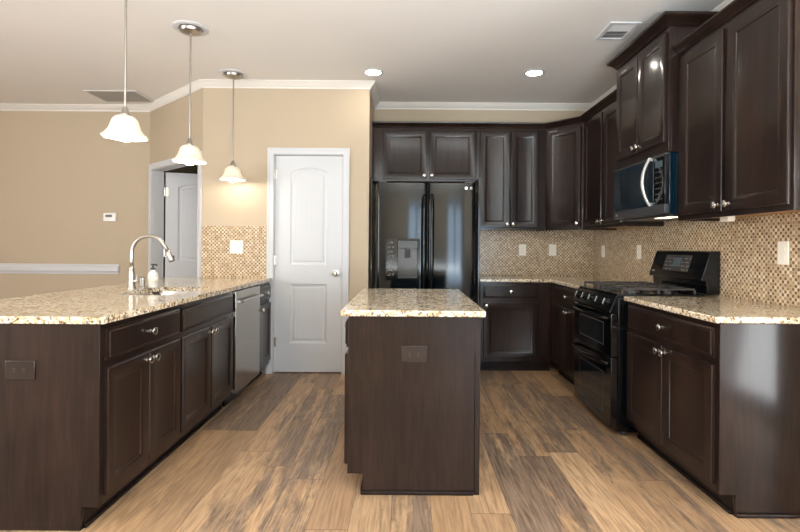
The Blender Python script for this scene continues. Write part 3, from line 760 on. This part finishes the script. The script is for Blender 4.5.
# grates and burners
for gx in (-0.222, 0.0, 0.222):
    g = MB(); x0, x1, y0, y1, z = gx - 0.105, gx + 0.105, 0.075, 0.545, 0.956
    for a, b_ in (((x0, y0), (x1, y0)), ((x1, y0), (x1, y1)), ((x1, y1), (x0, y1)), ((x0, y1), (x0, y0)), ((x0, 0.31), (x1, 0.31)), ((gx, y0), (gx, 0.15)), ((gx, 0.23), (gx, 0.39)), ((gx, 0.47), (gx, y1)), ((x0, 0.19), (gx - 0.045, 0.19)), ((gx + 0.045, 0.19), (x1, 0.19)), ((x0, 0.43), (gx - 0.045, 0.43)), ((gx + 0.045, 0.43), (x1, 0.43))):
        g.box(min(a[0], b_[0]) - 0.0045, max(a[0], b_[0]) + 0.0045, min(a[1], b_[1]) - 0.0045, max(a[1], b_[1]) + 0.0045, z - 0.012, z)
    for x in (x0, x1):
        for y in (y0, y1, 0.31): g.box(x - 0.007, x + 0.007, y - 0.007, y + 0.007, 0.9205, z - 0.013)
    g.build('grate', M['iron'], r, bevel=0.002)
for x, y, rr in ((-0.222, 0.19, 0.045), (-0.222, 0.43, 0.035), (0, 0.31, 0.05), (0.222, 0.19, 0.05), (0.222, 0.43, 0.035)):
    MB().lathe([(rr, 0.9205), (rr, 0.930), (rr * 0.8, 0.934), (rr * 0.8, 0.941), (0, 0.943)], (x, y, 0)).build('burner', M['iron'], r, smooth=True)

# ------------------------------------------------------------------ microwave
MZ0, MZ1 = 1.437, 1.824
MF = 1.628
r = thing('microwave', 'blue black over the range microwave with curved silver handle', 'microwave', (MF, (MY0 + MY1) / 2, 0), -PI / 2)
hw = (MY1 - MY0) / 2 - 0.003; MD = RW - 0.012 - MF
MB().box(-hw, hw, 0.030, MD, MZ0, MZ1).build('body', M['navy'], r, bevel=0.003)
md = MB().box(-hw + 0.001, hw - 0.145, 0.0, 0.029, MZ0 + 0.065, MZ1 - 0.016).build('door', M['navy'], r, bevel=0.004)
MB().box(-hw + 0.05, hw - 0.215, -0.0012, 0.001, MZ0 + 0.11, MZ1 - 0.06).build('window', M['glass'], md)
MB().box(-hw + 0.001, hw, 0.004, 0.029, MZ1 - 0.014, MZ1).build('vent_grille', M['grey'], r, bevel=0.002)
cpn = MB().box(hw - 0.142, hw, 0.0, 0.029, MZ0 + 0.065, MZ1 - 0.016).build('control_panel', M['black'], r, bevel=0.003)
MB().box(hw - 0.12, hw - 0.03, -0.0012, 0.0005, MZ1 - 0.085, MZ1 - 0.045).build('display', M['led'], cpn)
q = MB()
for i in range(3):
    for j in range(6): MB().box(hw - 0.118 + i * 0.034, hw - 0.096 + i * 0.034, -0.001, 0.0005, MZ0 + 0.09 + j * 0.036, MZ0 + 0.099 + j * 0.036).build('button_label', M['panelgrey'], cpn)
MB().box(-hw + 0.001, hw, 0.0, 0.029, MZ0, MZ0 + 0.062).build('lower_trim', M['grey'], r, bevel=0.004)
MB().lathe([(0.010, 0.001), (0.010, -0.002), (0.0, -0.002)], (-hw + 0.05, 0, MZ0 + 0.03), 'y', 14).build('logo_badge', M['silver'], r, smooth=True)
pts = []
for k in range(15):
    t = k / 14 * 2 - 1; pts.append((hw - 0.165, -0.012 - 0.052 * (1 - t * t), (MZ0 + 0.06 + MZ1 - 0.01) / 2 + t * 0.158))
hb = MB()
rings = []
for i, p in enumerate(pts):
    t = Vector(pts[min(i + 1, 14)]) - Vector(pts[max(i - 1, 0)]); t.normalize(); nn = Vector((0, t.z, -t.y)); wd = 0.010 + 0.006 * (1 - abs(i / 7 - 1))
    rings.append([Vector(p) + Vector((math.cos(a) * wd, 0, 0)) + nn * math.sin(a) * 0.010 for a in [2 * PI * k / 12 for k in range(12)]])
hb.loft(rings).box(hw - 0.174, hw - 0.156, -0.018, 0.002, pts[0][2] + 0.001, pts[0][2] + 0.02).box(hw - 0.174, hw - 0.156, -0.018, 0.002, pts[-1][2] - 0.02, pts[-1][2] - 0.001)
hb.build('handle', M['silver'], md, smooth=True)
MB().box(-hw + 0.03, hw - 0.03, 0.05, MD - 0.06, MZ0 - 0.014, MZ0 - 0.0005).build('underside_plate', M['grey'], r, bevel=0.003)
MB().box(hw - 0.30, hw - 0.12, 0.09, 0.16, MZ0 - 0.0150, MZ0 - 0.0135).build('cooktop_lamp', M['hood'], r)

# under-cabinet box
tag(MB().box(1.845, 1.885, 2.81, 2.89, 1.374, 1.4075).build('under_cabinet_box', M['ivory'], bevel=0.004), 'small ivory box fixed under the large right wall cabinet', 'junction box')

# ------------------------------------------------------------------ plates, thermostat, vents
def plate(label, loc, rz, w, h, mat, kind, horiz=False, group='wall plates'):
    r = thing('wall_plate', label, 'wall plate', loc, rz, group)
    MB().box(-w / 2, w / 2, -0.0062, 0, -h / 2, h / 2).build('cover', mat, r, bevel=0.004)
    n = 2 if kind == 'double' else 1
    for k in range(n):
        ox = (k - (n - 1) / 2) * 0.046
        if kind == 'outlet':
            for s in (-1, 1):
                dx, dz = (s * 0.021, 0) if horiz else (0, s * 0.021)
                s1 = MB().lathe([(0.0165, -0.0065), (0.0165, -0.009), (0.0, -0.009)], (dx, 0, dz), 'y', 20).build('socket', mat, r, smooth=True)
                q = MB()
                for e in (-0.006, 0.006):
                    if horiz: q.box(dx - 0.005, dx + 0.004, -0.0096, -0.0088, dz + e - 0.001, dz + e + 0.001)
                    else: q.box(dx + e - 0.001, dx + e + 0.001, -0.0096, -0.0088, dz - 0.004, dz + 0.005)
                q.build('slot', M['grey'], s1)
        else:
            MB().prism([(-0.0062, -0.033), (-0.0090, -0.033), (-0.0075, 0), (-0.0100, 0.033), (-0.0062, 0.033)], 'x', ox - 0.016, ox + 0.016).build('rocker', mat, r, bevel=0.001)
    return r
plate('ivory plate on the back wall tile nearer the refrigerator', (1.257, BW - 0.011, 1.187), 0, 0.078, 0.122, M['ivory'], 'outlet')
plate('ivory plate on the back wall tile nearer the corner', (1.583, BW - 0.011, 1.189), 0, 0.078, 0.122, M['ivory'], 'rocker')
plate('ivory plate on the right wall tile closest to the corner', (RW - 0.011, 5.035, 1.180), -PI / 2, 0.078, 0.122, M['ivory'], 'rocker')
plate('ivory plate on the right wall tile just left of the backguard', (RW - 0.011, 4.259, 1.183), -PI / 2, 0.078, 0.122, M['ivory'], 'outlet')
plate('ivory plate on the right wall tile at the picture edge', (RW - 0.011, 2.628, 1.196), -PI / 2, 0.078, 0.125, M['ivory'], 'rocker')
plate('wide two gang ivory plate on the small tile panel by pantry door', (-1.608, PW - 0.011, 1.198), 0, 0.125, 0.125, M['ivory'], 'double')
plate('brown outlet plate on the near end of the left peninsula', (-1.628, LY - 0.0195, 0.680), 0, 0.126, 0.082, M['brownplate'], 'outlet', True)
plate('brown outlet plate on the island end panel', (0.041, IY0 - 0.0005, 0.688), 0, 0.128, 0.082, M['brownplate'], 'outlet', True)
r = thing('thermostat', 'small white thermostat on the far left beige wall', 'thermostat', (-3.323, FW - 0.0005, 1.517))
MB().box(-0.072, 0.072, -0.022, 0, -0.048, 0.048).build('case', M['white'], r, bevel=0.006)
MB().box(-0.045, 0.028, -0.0235, -0.0215, 0.0, 0.028).build('screen', M['ventgrey'], r)
MB().box(0.040, 0.058, -0.025, -0.0215, -0.02, 0.02).build('button', M['ivory'], r, bevel=0.002)
def vent(label, loc, w, d, ns, frame, slats_mat, back, turn=0.0):
    r = thing('ceiling_vent', label, 'vent', loc, 0, 'ceiling vents')
    MB().holed(rect(-w / 2, w / 2, -d / 2, d / 2), [rect(-w / 2 + frame, w / 2 - frame, -d / 2 + frame, d / 2 - frame)], 'z', -0.010, -0.0005).build('frame', M['trim'], r, bevel=0.002)
    MB().box(-w / 2 + frame, w / 2 - frame, -d / 2 + frame, d / 2 - frame, -0.002, -0.0006).build('backing', back, r)
    for k in range(ns):
        y = -d / 2 + frame + (k + 0.5) * (d - 2 * frame) / ns; hh = (d - 2 * frame) / ns * 0.42
        a, b_ = (-0.0095, -0.0035) if k + 0.5 > ns * (1 - turn) else (-0.0035, -0.0095)
        MB().prism([(y - hh, a), (y + hh, b_), (y + hh, b_ + 0.001), (y - hh, a + 0.001)], 'x', -w / 2 + frame, w / 2 - frame).build('slat', slats_mat, r)
    return r
vent('large grey return grille in the ceiling on the left', (-3.01, 5.13, CEIL), 0.53, 0.38, 14, 0.018, M['ventslat'], M['ventgrey'])
vent('small white ceiling register near the cabinets on the right', (1.495, 3.50, CEIL), 0.215, 0.285, 9, 0.030, M['trim'], M['grey'], 0.6)

# ------------------------------------------------------------------ lamps
def pendant(label, loc):
    r = thing('pendant_light', label, 'pendant light', loc, 0, 'pendant lights over the peninsula')
    MB().lathe([(0.085, -0.0005), (0.122, -0.0005), (0.122, -0.006), (0.112, -0.011), (0.085, -0.009)], (0, 0, 0), n=40, closed=True).build('ceiling_ring', M['trim'], r, smooth=True)
    MB().lathe([(0.078, -0.006), (0.078, -0.018), (0.070, -0.032), (0.030, -0.044), (0.012, -0.048), (0.0, -0.048)], (0, 0, 0), n=32).build('canopy', M['satin'], r, smooth=True)
    MB().tube([(0, 0, -0.047), (0, 0, -0.82)], 0.0065, 12).build('rod', M['satin'], r, smooth=True)
    MB().lathe([(0.010, -0.79), (0.016, -0.80), (0.020, -0.825), (0.031, -0.835), (0.031, -0.846), (0.022, -0.848), (0.019, -0.895), (0.0, -0.895)], (0, 0, 0)).build('socket', M['satin'], r, smooth=True)
    out = [(0.030, -0.840), (0.050, -0.847), (0.066, -0.866), (0.074, -0.892), (0.083, -0.918), (0.100, -0.942), (0.116, -0.956), (0.115, -0.959)]
    inn = [(a - 0.004, z - 0.002) for a, z in out[::-1]]
    wv = [0, 0, 0, 0.005, 0.012, 0.022, 0.03, 0.03]
    MB().lathe(out + inn, (0, 0, 0), n=64, wave=wv + wv[::-1], closed=True).build('lamp_shade', M['shade'], r, smooth='all')
    MB().lathe([(0.014, -0.896), (0.020, -0.905), (0.034, -0.925), (0.040, -0.945), (0.037, -0.963), (0.024, -0.978), (0.0, -0.984)], (0, 0, 0)).build('bulb', M['bulb'], r, smooth='all')
    return r
pr = pendant('lit bell shaded pendant nearest the viewer, its rod running out of frame', (-1.568, 2.72, CEIL))
dup(pr, (-1.558, 3.51, CEIL), 'middle lit bell shaded pendant, hanging before the hall door')
dup(pr, (-1.580, 4.44, CEIL), 'lit bell shaded pendant farthest away, above the small tile panel')
def downlight(label, loc):
    r = thing('recessed_light', label, 'recessed light', loc, 0, 'recessed ceiling lights')
    MB().lathe([(0.068, -0.0005), (0.092, -0.0005), (0.092, -0.004), (0.070, -0.008), (0.068, -0.005)], (0, 0, 0), n=40, closed=True).build('trim_ring', M['trim'], r, smooth=True)
    MB().lathe([(0.0675, -0.0008), (0.0675, -0.004), (0.0, -0.0045)], (0, 0, 0), n=40).build('lamp', M['can'], r, smooth=True)
    return r
dr_ = downlight('lit recessed ceiling light nearer the pantry corner', (-0.310, 4.365, CEIL))
dup(dr_, (1.122, 4.35, CEIL), 'lit recessed ceiling light nearer the right cabinets')
